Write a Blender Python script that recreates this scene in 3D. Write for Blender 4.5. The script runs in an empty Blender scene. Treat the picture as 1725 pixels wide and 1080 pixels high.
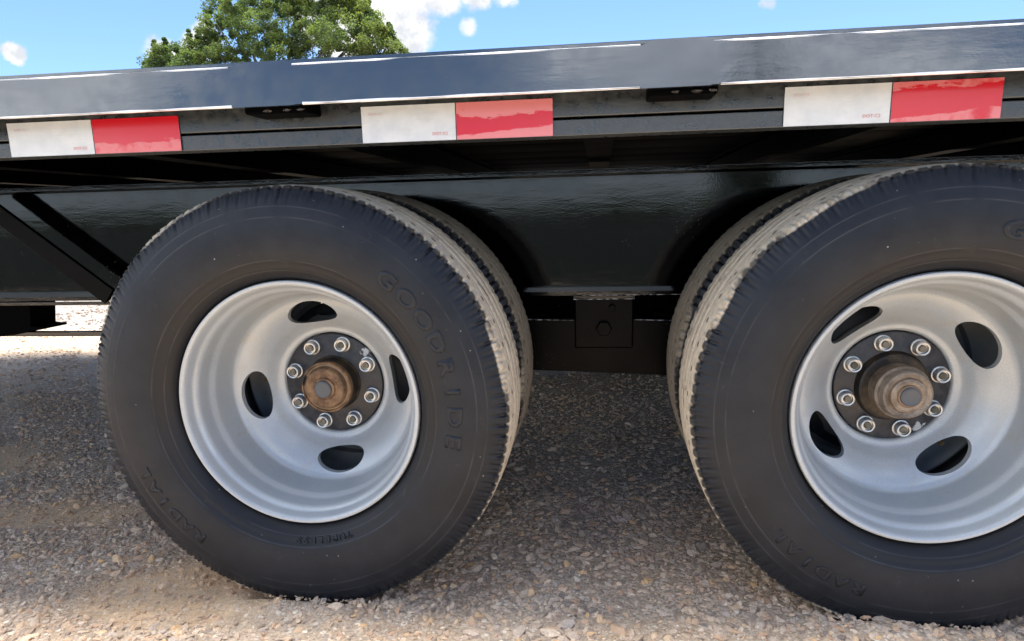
import bpy, bmesh, math, random
import numpy as np
from mathutils import Matrix, Vector
random.seed(7)
rng = np.random.default_rng(11)
C = bpy.context.scene.collection
SC = bpy.context.scene
D2R = math.radians

# ------------------------------------------------------------------ camera
CAM = np.array([0.5344, -1.1226, 0.7007])
YAW, PITCH, ROLL, FPX, CYP = 0.1299, 0.2077, -0.0253, 1162.3, 606.9
HUB = 0.3773                      # height of the wheel centres
AX = (0.0, 1.0634)                # the two axles


def cam_axes():
    cy, sy = math.cos(YAW), math.sin(YAW)
    f = np.array([-sy, cy, 0.]); r = np.array([cy, sy, 0.]); u = np.array([0, 0, 1.])
    cp, sp = math.cos(PITCH), math.sin(PITCH)
    f2 = f * cp - u * sp; u2 = u * cp + f * sp
    cr, sr = math.cos(ROLL), math.sin(ROLL)
    return r * cr + u2 * sr, -r * sr + u2 * cr, f2


RX, RU, RF = cam_axes()


def ray(x, y):
    d = RF * FPX + RX * (x - 862.5) - RU * (y - CYP)
    return d / np.linalg.norm(d)


def at(x, y, Y):
    d = ray(x, y)
    return CAM + d * (Y - CAM[1]) / d[1]


cam_d = bpy.data.cameras.new('camera')
cam = bpy.data.objects.new('camera', cam_d)
C.objects.link(cam)
m = Matrix(((RX[0], RU[0], -RF[0], CAM[0]), (RX[1], RU[1], -RF[1], CAM[1]), (RX[2], RU[2], -RF[2], CAM[2]), (0, 0, 0, 1)))
cam.matrix_world = m
cam_d.sensor_width = 36
cam_d.lens = FPX / 1725 * 36
cam_d.shift_y = (CYP - 540) / 1725
cam_d.clip_start = 0.02
cam_d.clip_end = 2000
SC.camera = cam

# ------------------------------------------------------------------ exposure
SC.view_settings.view_transform = 'Standard'
SC.view_settings.look = 'None'
SC.view_settings.gamma = 1
SC.view_settings.use_curve_mapping = False
SC.view_settings.exposure = 1.80

# ------------------------------------------------------------------ sun
SUN_EL, SUN_AZ = D2R(80), D2R(12)      # azimuth from +Y (behind the trailer) towards +X
sd = np.array([math.cos(SUN_EL) * math.sin(SUN_AZ), math.cos(SUN_EL) * math.cos(SUN_AZ), math.sin(SUN_EL)])
sun_d = bpy.data.lights.new('sun', 'SUN')
sun = bpy.data.objects.new('sun', sun_d)
C.objects.link(sun)
sun_d.energy = 4.5
sun_d.angle = D2R(28)          # sun veiled by thin cloud: the shadow edges in the photograph are wide and soft
sun_d.color = (1, 0.975, 0.93)
sun.rotation_euler = Vector(sd).to_track_quat('Z', 'Y').to_euler()

# ------------------------------------------------------------------ world
world = bpy.data.worlds.new('World')
SC.world = world
world.use_nodes = True
nt = world.node_tree
for n in list(nt.nodes):
    nt.nodes.remove(n)


class NG:
    """small helper for node graphs"""

    def __init__(s, nt): s.nt = nt

    def n(s, t, **kw):
        nd = s.nt.nodes.new(t)
        for k, v in kw.items(): setattr(nd, k, v)
        return nd

    def lk(s, a, b): s.nt.links.new(a, b)

    def put(s, sock, v):
        if isinstance(v, bpy.types.NodeSocket): s.lk(v, sock)
        else: sock.default_value = v

    def math(s, op, a, b=None, c=None, clamp=False):
        nd = s.n('ShaderNodeMath', operation=op, use_clamp=clamp)
        for i, v in enumerate((a, b, c)):
            if v is not None: s.put(nd.inputs[i], v)
        return nd.outputs[0]

    def vmath(s, op, a, b=None, out=0):
        nd = s.n('ShaderNodeVectorMath', operation=op)
        s.put(nd.inputs[0], a)
        if b is not None:
            if op == 'SCALE': s.put(nd.inputs['Scale'], b)
            else: s.put(nd.inputs[1], b)
        return nd.outputs[out]

    def mapr(s, v, a, b, c=0., d=1., smooth=True):
        nd = s.n('ShaderNodeMapRange', interpolation_type='SMOOTHSTEP' if smooth else 'LINEAR')
        s.put(nd.inputs[0], v)
        for i, x in enumerate((a, b, c, d)): s.put(nd.inputs[i + 1], x)
        return nd.outputs[0]

    def noise(s, vec, scale, detail=4, rough=.55, dist=0., out=0):
        nd = s.n('ShaderNodeTexNoise')
        if vec is not None: s.put(nd.inputs['Vector'], vec)
        nd.inputs['Scale'].default_value = scale
        nd.inputs['Detail'].default_value = detail
        nd.inputs['Roughness'].default_value = rough
        nd.inputs['Distortion'].default_value = dist
        return nd.outputs[out]

    def voro(s, vec, scale, out='Distance', feature='F1', rand=1.):
        nd = s.n('ShaderNodeTexVoronoi', feature=feature)
        if vec is not None: s.put(nd.inputs['Vector'], vec)
        nd.inputs['Scale'].default_value = scale
        nd.inputs['Randomness'].default_value = rand
        return nd.outputs[out]

    def mix(s, f, a, b, blend='MIX'):
        nd = s.n('ShaderNodeMix', data_type='RGBA', blend_type=blend)
        s.put(nd.inputs[0], f)
        for i, v in ((6, a), (7, b)):
            if not isinstance(v, bpy.types.NodeSocket): v = (*v[:3], 1)
            s.put(nd.inputs[i], v)
        return nd.outputs[2]

    def ramp(s, f, stops, const=False):
        nd = s.n('ShaderNodeValToRGB')
        if const: nd.color_ramp.interpolation = 'CONSTANT'
        e = nd.color_ramp.elements
        e[0].position, e[0].color = stops[0][0], (*stops[0][1], 1)
        e[1].position, e[1].color = stops[1][0], (*stops[1][1], 1)
        for p, c in stops[2:]:
            k = e.new(p); k.color = (*c, 1)
        s.put(nd.inputs[0], f)
        return nd.outputs[0]

    def sep(s, v):
        nd = s.n('ShaderNodeSeparateXYZ'); s.put(nd.inputs[0], v)
        return nd.outputs

    def comb(s, x, y, z):
        nd = s.n('ShaderNodeCombineXYZ')
        for i, v in enumerate((x, y, z)): s.put(nd.inputs[i], v)
        return nd.outputs[0]

    def bump(s, h, strength=.3, dist=.002, normal=None):
        nd = s.n('ShaderNodeBump')
        nd.inputs['Strength'].default_value = strength
        nd.inputs['Distance'].default_value = dist
        s.put(nd.inputs['Height'], h)
        if normal is not None: s.lk(normal, nd.inputs['Normal'])
        return nd.outputs[0]


g = NG(nt)
sky = g.n('ShaderNodeTexSky', sky_type='NISHITA')
sky.sun_disc = False
sky.sun_elevation = SUN_EL
sky.sun_rotation = SUN_AZ
sky.altitude = 200
sky.air_density = 1.0
sky.dust_density = 0.6
sky.ozone_density = 1.5
dirv = g.vmath('NORMALIZE', g.n('ShaderNodeTexCoord').outputs['Generated'])
warp = g.vmath('SUBTRACT', g.noise(dirv, 9, 4, .6, out=1), (.5, .5, .5))
warp2 = g.vmath('SUBTRACT', g.noise(dirv, 42, 5, .65, out=1), (.5, .5, .5))
wd = g.vmath('ADD', g.vmath('ADD', dirv, g.vmath('SCALE', warp, .05)), g.vmath('SCALE', warp2, .022))
# a sky of scattered fair-weather cumulus
flat = g.sep(dirv)
cl = g.noise(g.vmath('MULTIPLY', wd, (1, 1, 2.2)), 2.3, 7, .55)
cmask = g.mapr(cl, .51, .58)
cmask = g.math('MULTIPLY', cmask, g.mapr(flat[2], .0, .12))
CLOUDS = [(25, 90, 15, 1.0), (650, 20, 66, 1.0), (684, 52, 40, 1.), (800, -16, 34, .8), (590, 55, 55, 1.0), (545, 20, 55, 1.0), (350, 70, 32, .9), (285, 100, 34, .85),
          (787, 45, 17, .62), (740, -14, 40, .9), (850, -14, 24, .7), (1295, 0, 16, .5)]
blobs = None
for (x, y, r, s_) in CLOUDS:
    d = ray(x, y)
    dist = g.vmath('DISTANCE', wd if r > 22 else g.vmath('ADD', dirv, g.vmath('SCALE', warp2, .016)), tuple(d), out=1)
    v = g.math('MULTIPLY', g.mapr(dist, r / FPX * 1.55, r / FPX * .30), s_)
    blobs = v if blobs is None else g.math('MAXIMUM', blobs, v)
# the part of the sky over the trailer is clear but for its own few clouds
cdir = ray(860, 40)
clear = g.mapr(g.vmath('DISTANCE', dirv, tuple(cdir), out=1), .75, 1.1)
fine = g.noise(dirv, 46, 6, .6)
cm2 = g.mapr(g.math('SUBTRACT', g.math('MULTIPLY', blobs, 1.35), g.math('MULTIPLY', fine, .75)), .0, .62)
cm = g.math('MULTIPLY', cmask, clear)
shade = g.mapr(g.noise(wd, 13, 4, .5), .38, .62)
ccol = g.mix(shade, (6.6, 7.3, 8.3), (10.6, 11.2, 11.9))
skyc = g.mix(1., sky.outputs[0], (.54, .66, .86), 'MULTIPLY')
hz = g.mapr(flat[2], .0, .45)
skyc = g.mix(g.mapr(flat[2], .13, -.01, 0., .8), skyc, (5.6, 6.5, 7.4))
col = g.mix(cm, skyc, ccol)
col = g.mix(cm2, col, g.mix(g.mapr(g.noise(dirv, 24, 5, .6), .40, .60), (2.75, 2.85, 3.05), (3.9, 3.9, 3.85)))
bg = g.n('ShaderNodeBackground')
g.lk(col, bg.inputs[0])
bg.inputs[1].default_value = 0.085
wo = g.n('ShaderNodeOutputWorld')
g.lk(bg.outputs[0], wo.inputs[0])


# ------------------------------------------------------------------ helpers
def mat(name, build):
    m = bpy.data.materials.new(name)
    m.use_nodes = True
    n = m.node_tree
    for k in list(n.nodes): n.nodes.remove(k)
    g = NG(n)
    p = g.n('ShaderNodeBsdfPrincipled')
    o = g.n('ShaderNodeOutputMaterial')
    g.lk(p.outputs[0], o.inputs[0])
    tc = g.n('ShaderNodeTexCoord')
    g.obj = tc.outputs['Object']
    g.pos = g.n('ShaderNodeNewGeometry').outputs['Position']
    g.p = p

    def P(**kw):
        names = dict(color='Base Color', rough='Roughness', metal='Metallic', ior='IOR', coat='Coat Weight', coat_rough='Coat Roughness',
                     normal='Normal', spec='Specular IOR Level', sss='Subsurface Weight', coat_ior='Coat IOR', coat_normal='Coat Normal', trans='Transmission Weight')
        for k, v in kw.items():
            if k == 'color' and isinstance(v, tuple): v = (*v[:3], 1)
            g.put(p.inputs[names[k]], v)
    build(g, P)
    return m


def link(name, me, parent=None, mats=None, label=None, cat=None, group=None, kind=None):
    o = bpy.data.objects.new(name, me)
    C.objects.link(o)
    if parent is not None: o.parent = parent
    if mats is not None:
        for mm in (mats if isinstance(mats, (list, tuple)) else [mats]): me.materials.append(mm)
    tag(o, label, cat, group, kind)
    return o


def tag(o, label=None, cat=None, group=None, kind=None):
    for k, v in (('label', label), ('category', cat), ('group', group), ('kind', kind)):
        if v: o[k] = v
    return o


def mesh(name, verts, faces, smooth=None):
    me = bpy.data.meshes.new(name)
    me.from_pydata([tuple(v) for v in verts], [], [tuple(f) for f in faces])
    me.update()
    if smooth is not None:
        me.polygons.foreach_set('use_smooth', [True] * len(me.polygons))
        if smooth > 0: me.set_sharp_from_angle(angle=D2R(smooth))
    return me


def grid_mesh(name, V, closed_u=True, closed_v=False, smooth=0):
    """V: (nu,nv,3) array -> quad mesh"""
    nu, nv, _ = V.shape
    me = bpy.data.meshes.new(name)
    iu = np.arange(nu if closed_u else nu - 1); iv = np.arange(nv if closed_v else nv - 1)
    a, b = np.meshgrid(iu, iv, indexing='ij')
    a2 = (a + 1) % nu; b2 = (b + 1) % nv
    F = np.stack([a * nv + b, a2 * nv + b, a2 * nv + b2, a * nv + b2], -1).reshape(-1, 4)
    fill(me, V.reshape(-1, 3), F)
    me.polygons.foreach_set('use_smooth', np.ones(len(F), bool))
    if smooth: me.set_sharp_from_angle(angle=D2R(smooth))
    return me


def fill(me, V, F):
    n = len(V); k = F.shape[1]
    me.vertices.add(n); me.vertices.foreach_set('co', V.astype(np.float32).ravel())
    me.loops.add(F.size); me.loops.foreach_set('vertex_index', F.astype(np.int32).ravel())
    me.polygons.add(len(F)); me.polygons.foreach_set('loop_start', np.arange(0, F.size, k, dtype=np.int32))
    me.update(calc_edges=True)
    me.validate()


def lathe(name, prof, seg=96, closed=True, smooth=35, flip=False):
    """prof: list of (y, r); axis along Y"""
    p = np.array(prof, float)
    t = np.linspace(0, 2 * np.pi, seg, endpoint=False)
    V = np.stack([p[None, :, 1] * np.cos(t)[:, None], np.broadcast_to(p[None, :, 0], (seg, len(p))), p[None, :, 1] * np.sin(t)[:, None]], -1)
    if flip: V = V[::-1]
    me = grid_mesh(name, V, True, closed, smooth)
    if not closed:
        bm = bmesh.new(); bm.from_mesh(me)
        bmesh.ops.remove_doubles(bm, verts=bm.verts, dist=1e-6)
        bmesh.ops.recalc_face_normals(bm, faces=bm.faces)
        bm.to_mesh(me); bm.free()
        me.polygons.foreach_set('use_smooth', np.ones(len(me.polygons), bool))
        me.set_sharp_from_angle(angle=D2R(smooth))
    return me


def box_bm(bm, x0, x1, y0, y1, z0, z1, bev=0., seg=2):
    r = bmesh.ops.create_cube(bm, size=1)
    vs = r['verts']
    for v in vs:
        v.co = Vector(((x0 + x1) / 2 + v.co.x * (x1 - x0), (y0 + y1) / 2 + v.co.y * (y1 - y0), (z0 + z1) / 2 + v.co.z * (z1 - z0)))
    if bev > 0:
        es = list({e for v in vs for e in v.link_edges})
        bmesh.ops.bevel(bm, geom=es, offset=bev, segments=seg, affect='EDGES', profile=.5)


def bm_mesh(name, bm, smooth=20):
    bmesh.ops.recalc_face_normals(bm, faces=bm.faces)
    me = bpy.data.meshes.new(name)
    bm.to_mesh(me); bm.free()
    if smooth:
        me.polygons.foreach_set('use_smooth', [True] * len(me.polygons))
        me.set_sharp_from_angle(angle=D2R(smooth))
    return me


def box(name, x0, x1, y0, y1, z0, z1, m, parent, bev=0., **kw):
    bm = bmesh.new()
    box_bm(bm, x0, x1, y0, y1, z0, z1, bev)
    return link(name, bm_mesh(name, bm), parent, m, **kw)


def poly_prism(name, pts, y0, y1, m, parent, bev=.0015, **kw):
    """outline in XZ extruded along Y"""
    bm = bmesh.new()
    a = [bm.verts.new((x, y0, z)) for x, z in pts]
    b = [bm.verts.new((x, y1, z)) for x, z in pts]
    bm.faces.new(a); bm.faces.new(b[::-1])
    for i in range(len(pts)):
        j = (i + 1) % len(pts)
        bm.faces.new((a[i], b[i], b[j], a[j]))
    if bev: bmesh.ops.bevel(bm, geom=list(bm.edges), offset=bev, segments=2, affect='EDGES')
    return link(name, bm_mesh(name, bm), parent, m, **kw)


def section_bar(name, pts, x0, x1, m, parent, bev=0, **kw):
    """outline in YZ extruded along X"""
    bm = bmesh.new()
    a = [bm.verts.new((x0, y, z)) for y, z in pts]
    b = [bm.verts.new((x1, y, z)) for y, z in pts]
    bm.faces.new(a); bm.faces.new(b[::-1])
    for i in range(len(pts)):
        j = (i + 1) % len(pts)
        bm.faces.new((a[i], b[i], b[j], a[j]))
    if bev: bmesh.ops.bevel(bm, geom=list(bm.edges), offset=bev, segments=2, affect='EDGES')
    return link(name, bm_mesh(name, bm), parent, m, **kw)


# ------------------------------------------------------------------ materials
def _black_paint(g, P, rough=.12, base=.0035, ior=1.6, orange=.10, dust=.12):
    peel = g.noise(g.pos, 260, 2, .5)
    run = g.noise(g.vmath('MULTIPLY', g.pos, (.35, 1, 1.6)), 28, 3, .5)
    h = g.math('ADD', g.math('MULTIPLY', peel, .45), g.math('MULTIPLY', run, 1.1))
    specks = g.mapr(g.voro(g.pos, 95), .16, .07)
    keep = g.mapr(g.noise(g.pos, 9, 3), .50, .64)
    specks = g.math('MULTIPLY', specks, keep)
    film = g.math('MULTIPLY', g.mapr(g.noise(g.pos, 14, 5, .65), .46, .74), dust)
    c = g.mix(film, (base, base, base * 1.25), (.10, .09, .075))
    c = g.mix(g.math('MULTIPLY', specks, .35), c, (.22, .20, .17))
    r = g.math('ADD', g.math('MULTIPLY', g.noise(g.pos, 22, 4, .6), .14), g.math('MULTIPLY', specks, .3))
    r = g.math('ADD', r, rough - .04)
    n = g.bump(h, orange, .004)
    P(color=c, rough=r, ior=ior, normal=n)


M_FRAME = mat('gloss_black_frame_paint', lambda g, P: _black_paint(g, P, .03, .0008, 1.55, .035, .004))
M_MID = mat('black_suspension_paint', lambda g, P: _black_paint(g, P, .3, .0015, 1.17, .10, .004))
M_UNDER = mat('black_underbody_paint', lambda g, P: _black_paint(g, P, .42, .0012, 1.06, .14, .003))


def _rail(g, P):
    wav = g.noise(g.vmath('MULTIPLY', g.pos, (.5, 1, 2.6)), 30, 3, .5)
    peel = g.noise(g.pos, 260, 2, .5)
    film = g.mapr(g.noise(g.pos, 8, 5, .6), .35, .75)
    c = g.mix(g.math('MULTIPLY', film, .5), (.017, .020, .025), (.028, .031, .035))
    spk = g.math('MULTIPLY', g.mapr(g.voro(g.pos, 120), .13, .05), g.mapr(g.noise(g.pos, 11, 3), .52, .62))
    c = g.mix(g.math('MULTIPLY', spk, .3), c, (.25, .23, .2))
    P(color=c, rough=g.mapr(g.noise(g.pos, 35, 4), .3, .7, .11, .20), ior=2.05,
      normal=g.bump(g.math('ADD', g.math('MULTIPLY', peel, .2), wav), .045, .004))


M_RAIL = mat('gloss_black_rail_paint', _rail)


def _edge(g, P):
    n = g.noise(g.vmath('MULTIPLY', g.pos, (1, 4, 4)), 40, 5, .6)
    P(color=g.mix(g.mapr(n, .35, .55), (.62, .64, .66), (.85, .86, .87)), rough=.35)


M_EDGE = mat('rail_edge_highlight', _edge)  # highlight along the rail edges, painted as a pale colour


def _channel(g, P):
    n = g.noise(g.pos, 60, 5, .65)
    spk = g.mapr(g.voro(g.pos, 230), .22, .10)
    c = g.mix(g.mapr(n, .3, .7), (.014, .018, .021), (.034, .040, .043))
    c = g.mix(g.math('MULTIPLY', spk, .12), c, (.2, .2, .19))
    P(color=c, rough=g.mapr(n, .3, .7, .24, .42), ior=1.75, normal=g.bump(g.noise(g.pos, 190, 3, .6), .25, .002))


M_CHAN = mat('satin_black_side_channel', _channel)


def _rubber(g, P, mudk=1.):
    x, y, z = g.sep(g.obj)
    r = g.math('SQRT', g.math('ADD', g.math('MULTIPLY', x, x), g.math('MULTIPLY', z, z)))
    n1 = g.noise(g.obj, 55, 5, .65)
    n2 = g.noise(g.obj, 9, 4, .6)
    rj = g.math('ADD', r, g.math('MULTIPLY', g.math('SUBTRACT', n1, .5), .006))
    rj = g.math('ADD', rj, g.math('MULTIPLY', g.math('SUBTRACT', n2, .5), .004))
    base = g.mix(g.mapr(g.noise(g.obj, 16, 5, .6), .3, .7), (.0065, .0090, .0135), (.012, .0150, .0200))
    # band of the sidewall rubbed browner near the bead
    base = g.mix(g.mapr(r, .275, .245), base, (.0105, .0110, .0125))
    ring = None
    for rc, w_ in ((.3295, .0016), (.3470, .0014), (.2590, .0014), (.2415, .0012)):
        q = g.mapr(g.math('ABSOLUTE', g.math('SUBTRACT', r, rc)), w_, w_ * .3)
        ring = q if ring is None else g.math('MAXIMUM', ring, q)
    base = g.mix(g.math('MULTIPLY', g.math('MULTIPLY', ring, g.mapr(n2, .35, .6)), .35), base, (.075, .078, .080))
    # dusty scuffs and a light brown film
    sc = g.mapr(g.noise(g.vmath('MULTIPLY', g.obj, (1, 1, 1)), 34, 6, .72, 1.2), .60, .74)
    base = g.mix(g.math('MULTIPLY', sc, .17), base, (.10, .095, .085))
    dots = g.math('MULTIPLY', g.mapr(g.voro(g.obj, 46), .075, .035), g.mapr(g.noise(g.obj, 7, 3), .5, .6))
    base = g.mix(g.math('MULTIPLY', dots, .6), base, (.40, .38, .34))
    depth = g.noise(g.obj, 130, 4, .6)
    mud = g.mapr(g.math('ADD', rj, g.math('MULTIPLY', g.mapr(g.noise(g.obj, 4.5, 3, .5), .50, .62), .0035)), .3745, .3785)
    groove = g.mapr(g.math('ADD', r, g.math('MULTIPLY', g.math('SUBTRACT', n1, .5), .006)), .3655, .3735)
    # deep grooves keep the rubber colour, tread faces are caked with pale mud
    ay = g.math('ABSOLUTE', y)
    side = g.mapr(g.math('ADD', ay, g.math('MULTIPLY', g.math('SUBTRACT', n2, .5), .02)), .0800, .0890)
    patch = g.mapr(g.noise(g.obj, 4.5, 3, .5), .50, .62)
    mudm = g.math('MULTIPLY', mud, g.math('SUBTRACT', 1., g.math('MULTIPLY', side, g.mapr(patch, 0, 1, .9, .15))))
    mcol = g.mix(g.mapr(depth, .3, .7), tuple(v * mudk for v in (.52, .445, .33)), tuple(v * mudk for v in (.70, .615, .475)))
    mcol = g.mix(g.mapr(g.noise(g.obj, 30, 4), .55, .75), mcol, (.20, .165, .12))
    ang = g.math('ARCTAN2', z, x)
    for yc_, ph_ in ((.0575, 0.),):
        u = g.math('SUBTRACT', g.math('FRACT', g.math('ADD', g.math('MULTIPLY', ang, 56 / (2 * math.pi)), ph_ + 100.)), .5)
        d = g.math('SQRT', g.math('ADD', g.math('POWER', g.math('DIVIDE', g.math('SUBTRACT', ay, yc_), .0050), 2.), g.math('POWER', g.math('MULTIPLY', u, 2 * math.pi / 56 * .38 / .0052), 2.)))
        mcol = g.mix(g.math('MULTIPLY', g.mapr(g.math('ADD', d, g.math('MULTIPLY', g.math('SUBTRACT', n1, .5), .9)), 1.15, .7), .85), mcol, (.12, .085, .055))
    c = g.mix(mudm, base, mcol)
    P(color=c, rough=g.mapr(mudm, 0, 1, .46, .95), ior=1.36,
      normal=g.bump(g.math('MULTIPLY', g.math('ADD', n1, depth), g.mapr(mudm, 0, 1, 1., .45)), .14, .0022))


M_TYRE = mat('tyre_rubber_with_mud', _rubber)
M_TYRE_IN = mat('tyre_rubber_with_thin_mud', lambda g, P: _rubber(g, P, .55))
M_LETTER = mat('raised_rubber', lambda g, P: P(color=g.mix(g.noise(g.obj, 60, 3), (.0080, .0105, .0150), (.0135, .0165, .0215)), ior=1.38, rough=.45))


def _silver(g, P):
    x, y, z = g.sep(g.obj)
    r = g.math('SQRT', g.math('ADD', g.math('MULTIPLY', x, x), g.math('MULTIPLY', z, z)))
    fl = g.noise(g.obj, 900, 2, .5)
    c = g.mix(g.mapr(g.noise(g.obj, 7, 4), .3, .7), (.345, .375, .385), (.405, .435, .445))
    c = g.mix(g.mapr(fl, .4, .7), c, (.47, .50, .51))
    zone = g.math('MULTIPLY', g.mapr(y, .03, .10), g.mapr(y, .20, .16))
    dust = g.math('MULTIPLY', g.mapr(g.noise(g.obj, 26, 7, .75), .54, .74), zone)
    c = g.mix(g.math('MULTIPLY', dust, .6), c, (.40, .33, .24))
    P(color=c, metal=.2, rough=g.mapr(g.noise(g.obj, 40, 4), .3, .7, .30, .42), coat=.3, coat_rough=.2,
      normal=g.bump(g.math('ADD', g.noise(g.obj, 160, 2), g.math('MULTIPLY', fl, .3)), .04, .002))


M_SILVER = mat('silver_wheel_paint', _silver)


def _plate(g, P, chip=None):
    n = g.noise(g.obj, 60, 6, .7)
    c = g.mix(g.mapr(n, .35, .7), (.012, .013, .016), (.045, .046, .05))
    if chip is not None:                      # paint knocked off the rim of the plate down to the silver
        ctr = (.095 * math.cos(chip), .1803, .095 * math.sin(chip))
        d = g.vmath('DISTANCE', g.obj, ctr, out=1)
        d = g.math('ADD', d, g.math('MULTIPLY', g.math('SUBTRACT', g.noise(g.obj, 140, 3, .6), .5), .028))
        c = g.mix(g.mapr(d, .0095, .0075), c, (.42, .45, .47))
    P(color=c, rough=g.mapr(n, .3, .7, .28, .55), normal=g.bump(n, .3, .002))


M_PLATE = mat('black_hub_plate', _plate)
M_PLATES = [mat('chipped_hub_plate', lambda g, P: _plate(g, P, D2R(35))), mat('chipped_hub_plate', lambda g, P: _plate(g, P, D2R(-90)))]
M_NUT = mat('zinc_nut', lambda g, P: P(color=g.mix(g.noise(g.obj, 90, 4), (.46, .46, .44), (.72, .72, .69)), metal=.7, rough=.32))
M_STUD = mat('dull_stud', lambda g, P: P(color=g.mix(g.mapr(g.noise(g.pos, 60, 4), .4, .6), (.07, .075, .06), (.16, .15, .12)), metal=.4, rough=.5))


def _rust(g, P):
    n = g.noise(g.obj, 45, 6, .7)
    rings = g.noise(g.comb(0, g.math('MULTIPLY', g.sep(g.obj)[1], 6.), g.vmath('LENGTH', g.vmath('MULTIPLY', g.obj, (1, 0, 1)), out=1)), 60, 3)
    c = g.mix(g.mapr(n, .35, .65), (.085, .045, .022), (.26, .155, .08))
    c = g.mix(g.math('MULTIPLY', g.mapr(rings, .52, .66), .5), c, (.36, .28, .18))
    c = g.mix(g.mapr(g.noise(g.obj, 20, 4), .58, .7), c, (.03, .025, .02))
    P(color=c, rough=.6, metal=.25, normal=g.bump(n, .3, .002))


M_RUST = mat('rusty_hub_cap', _rust)


def _grime(g, P):
    n = g.noise(g.obj, 40, 6, .7)
    rings = g.noise(g.comb(0, g.math('MULTIPLY', g.sep(g.obj)[1], 5.), g.vmath('LENGTH', g.vmath('MULTIPLY', g.obj, (1, 0, 1)), out=1)), 70, 3)
    c = g.mix(g.mapr(n, .35, .65), (.15, .12, .09), (.33, .28, .22))
    c = g.mix(g.mapr(rings, .5, .65), c, (.22, .12, .06))
    P(color=c, rough=.5, metal=.35, normal=g.bump(n, .25, .002))


M_GRIME = mat('weathered_hub_cap', _grime)
M_PLUG = mat('grey_rubber_plug', lambda g, P: P(color=(.085, .09, .095), rough=.5))
M_HUBDARK = mat('dark_hub_barrel', lambda g, P: P(color=g.mix(g.mapr(g.noise(g.obj, 40, 4), .4, .7), (.018, .016, .014), (.08, .055, .03)), rough=.5, metal=.3))
M_BRASS = mat('brass_valve', lambda g, P: P(color=(.55, .42, .20), metal=.9, rough=.35))


def _tape(white, seed):
    def f(g, P):
        v = g.vmath('ADD', g.pos, (seed * 3.1, 0, seed))
        n = g.noise(v, 30, 5, .6)
        if white:
            c = g.mix(g.mapr(n, .3, .7), (.56, .62, .67), (.66, .71, .75))
            c = g.mix(g.math('MULTIPLY', g.mapr(g.noise(g.vmath('MULTIPLY', v, (1, 1, 3)), 24, 6, .7), .52, .68), .35), c, (.50, .52, .50))
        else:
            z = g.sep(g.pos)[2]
            # mirrored sky above a treeline, painted into the red as pale pink patches
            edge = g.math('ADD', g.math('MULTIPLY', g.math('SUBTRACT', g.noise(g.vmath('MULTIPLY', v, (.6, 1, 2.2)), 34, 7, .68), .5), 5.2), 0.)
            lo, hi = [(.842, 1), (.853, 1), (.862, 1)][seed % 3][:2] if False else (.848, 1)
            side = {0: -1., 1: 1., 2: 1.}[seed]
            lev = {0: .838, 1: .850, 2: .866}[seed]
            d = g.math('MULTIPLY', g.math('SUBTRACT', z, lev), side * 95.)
            refl = g.mapr(g.math('ADD', d, edge), .05, .40)
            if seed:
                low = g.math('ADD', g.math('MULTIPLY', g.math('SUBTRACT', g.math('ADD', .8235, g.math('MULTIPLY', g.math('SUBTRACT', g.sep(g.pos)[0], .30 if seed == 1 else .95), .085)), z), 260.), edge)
                refl = g.math('MAXIMUM', refl, g.mapr(low, .0, .5))
            refl = g.math('MULTIPLY', refl, g.mapr(g.noise(v, 17, 4, .6), .36, .52)) if seed != 1 else refl
            c = g.mix(g.math('MULTIPLY', refl, {0: .34, 1: .42, 2: .36}[seed]), (.56, .010, .022), (.82, .50, .52))
        hexa = g.voro(g.vmath('MULTIPLY', g.pos, (1, 0, 1)), 300, feature='DISTANCE_TO_EDGE', rand=.1)
        P(color=c, rough=.25, ior=1.55, coat=.15, coat_rough=.1, normal=g.bump(g.math('ADD', g.math('MULTIPLY', g.noise(g.pos, 40, 3), 1.), g.math('MULTIPLY', hexa, .1)), .12, .002))
    return f


M_WTAPE = mat('white_reflective_film', _tape(True, 0))
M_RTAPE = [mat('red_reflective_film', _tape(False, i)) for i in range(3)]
M_PRINT = mat('red_print', lambda g, P: P(color=(.62, .12, .14), rough=.3))
M_PRINT2 = mat('faint_red_print', lambda g, P: P(color=(.62, .42, .44), rough=.3))
M_WOOD = mat('weathered_deck_wood', lambda g, P: P(spec=.1, color=g.mix(g.noise(g.vmath('MULTIPLY', g.pos, (.6, 9, 9)), 8, 5, .6), (.003, .0028, .0025), (.008, .007, .006)), rough=.85,
             normal=g.bump(g.noise(g.vmath('MULTIPLY', g.pos, (1, 14, 14)), 8, 5, .6), .4, .004)))


# ground colours -------------------------------------------------------
SAND = [(-.27, .0, .25, .12), (-.82, .35, .26, .09), (-1.5, .7, .4, .2)]


def sandmask_nodes(g):
    x, y, z = g.sep(g.pos)
    out = None
    nn = g.math('MULTIPLY', g.math('SUBTRACT', g.noise(g.pos, 9, 4, .6), .5), 1.1)
    for cx, cy, rx, ry in SAND:
        a = g.math('DIVIDE', g.math('SUBTRACT', x, cx), rx); b = g.math('DIVIDE', g.math('SUBTRACT', y, cy), ry)
        d = g.math('SQRT', g.math('ADD', g.math('MULTIPLY', a, a), g.math('MULTIPLY', b, b)))
        v = g.mapr(g.math('ADD', d, nn), 1.15, .55)
        out = v if out is None else g.math('MAXIMUM', out, v)
    return out


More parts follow.
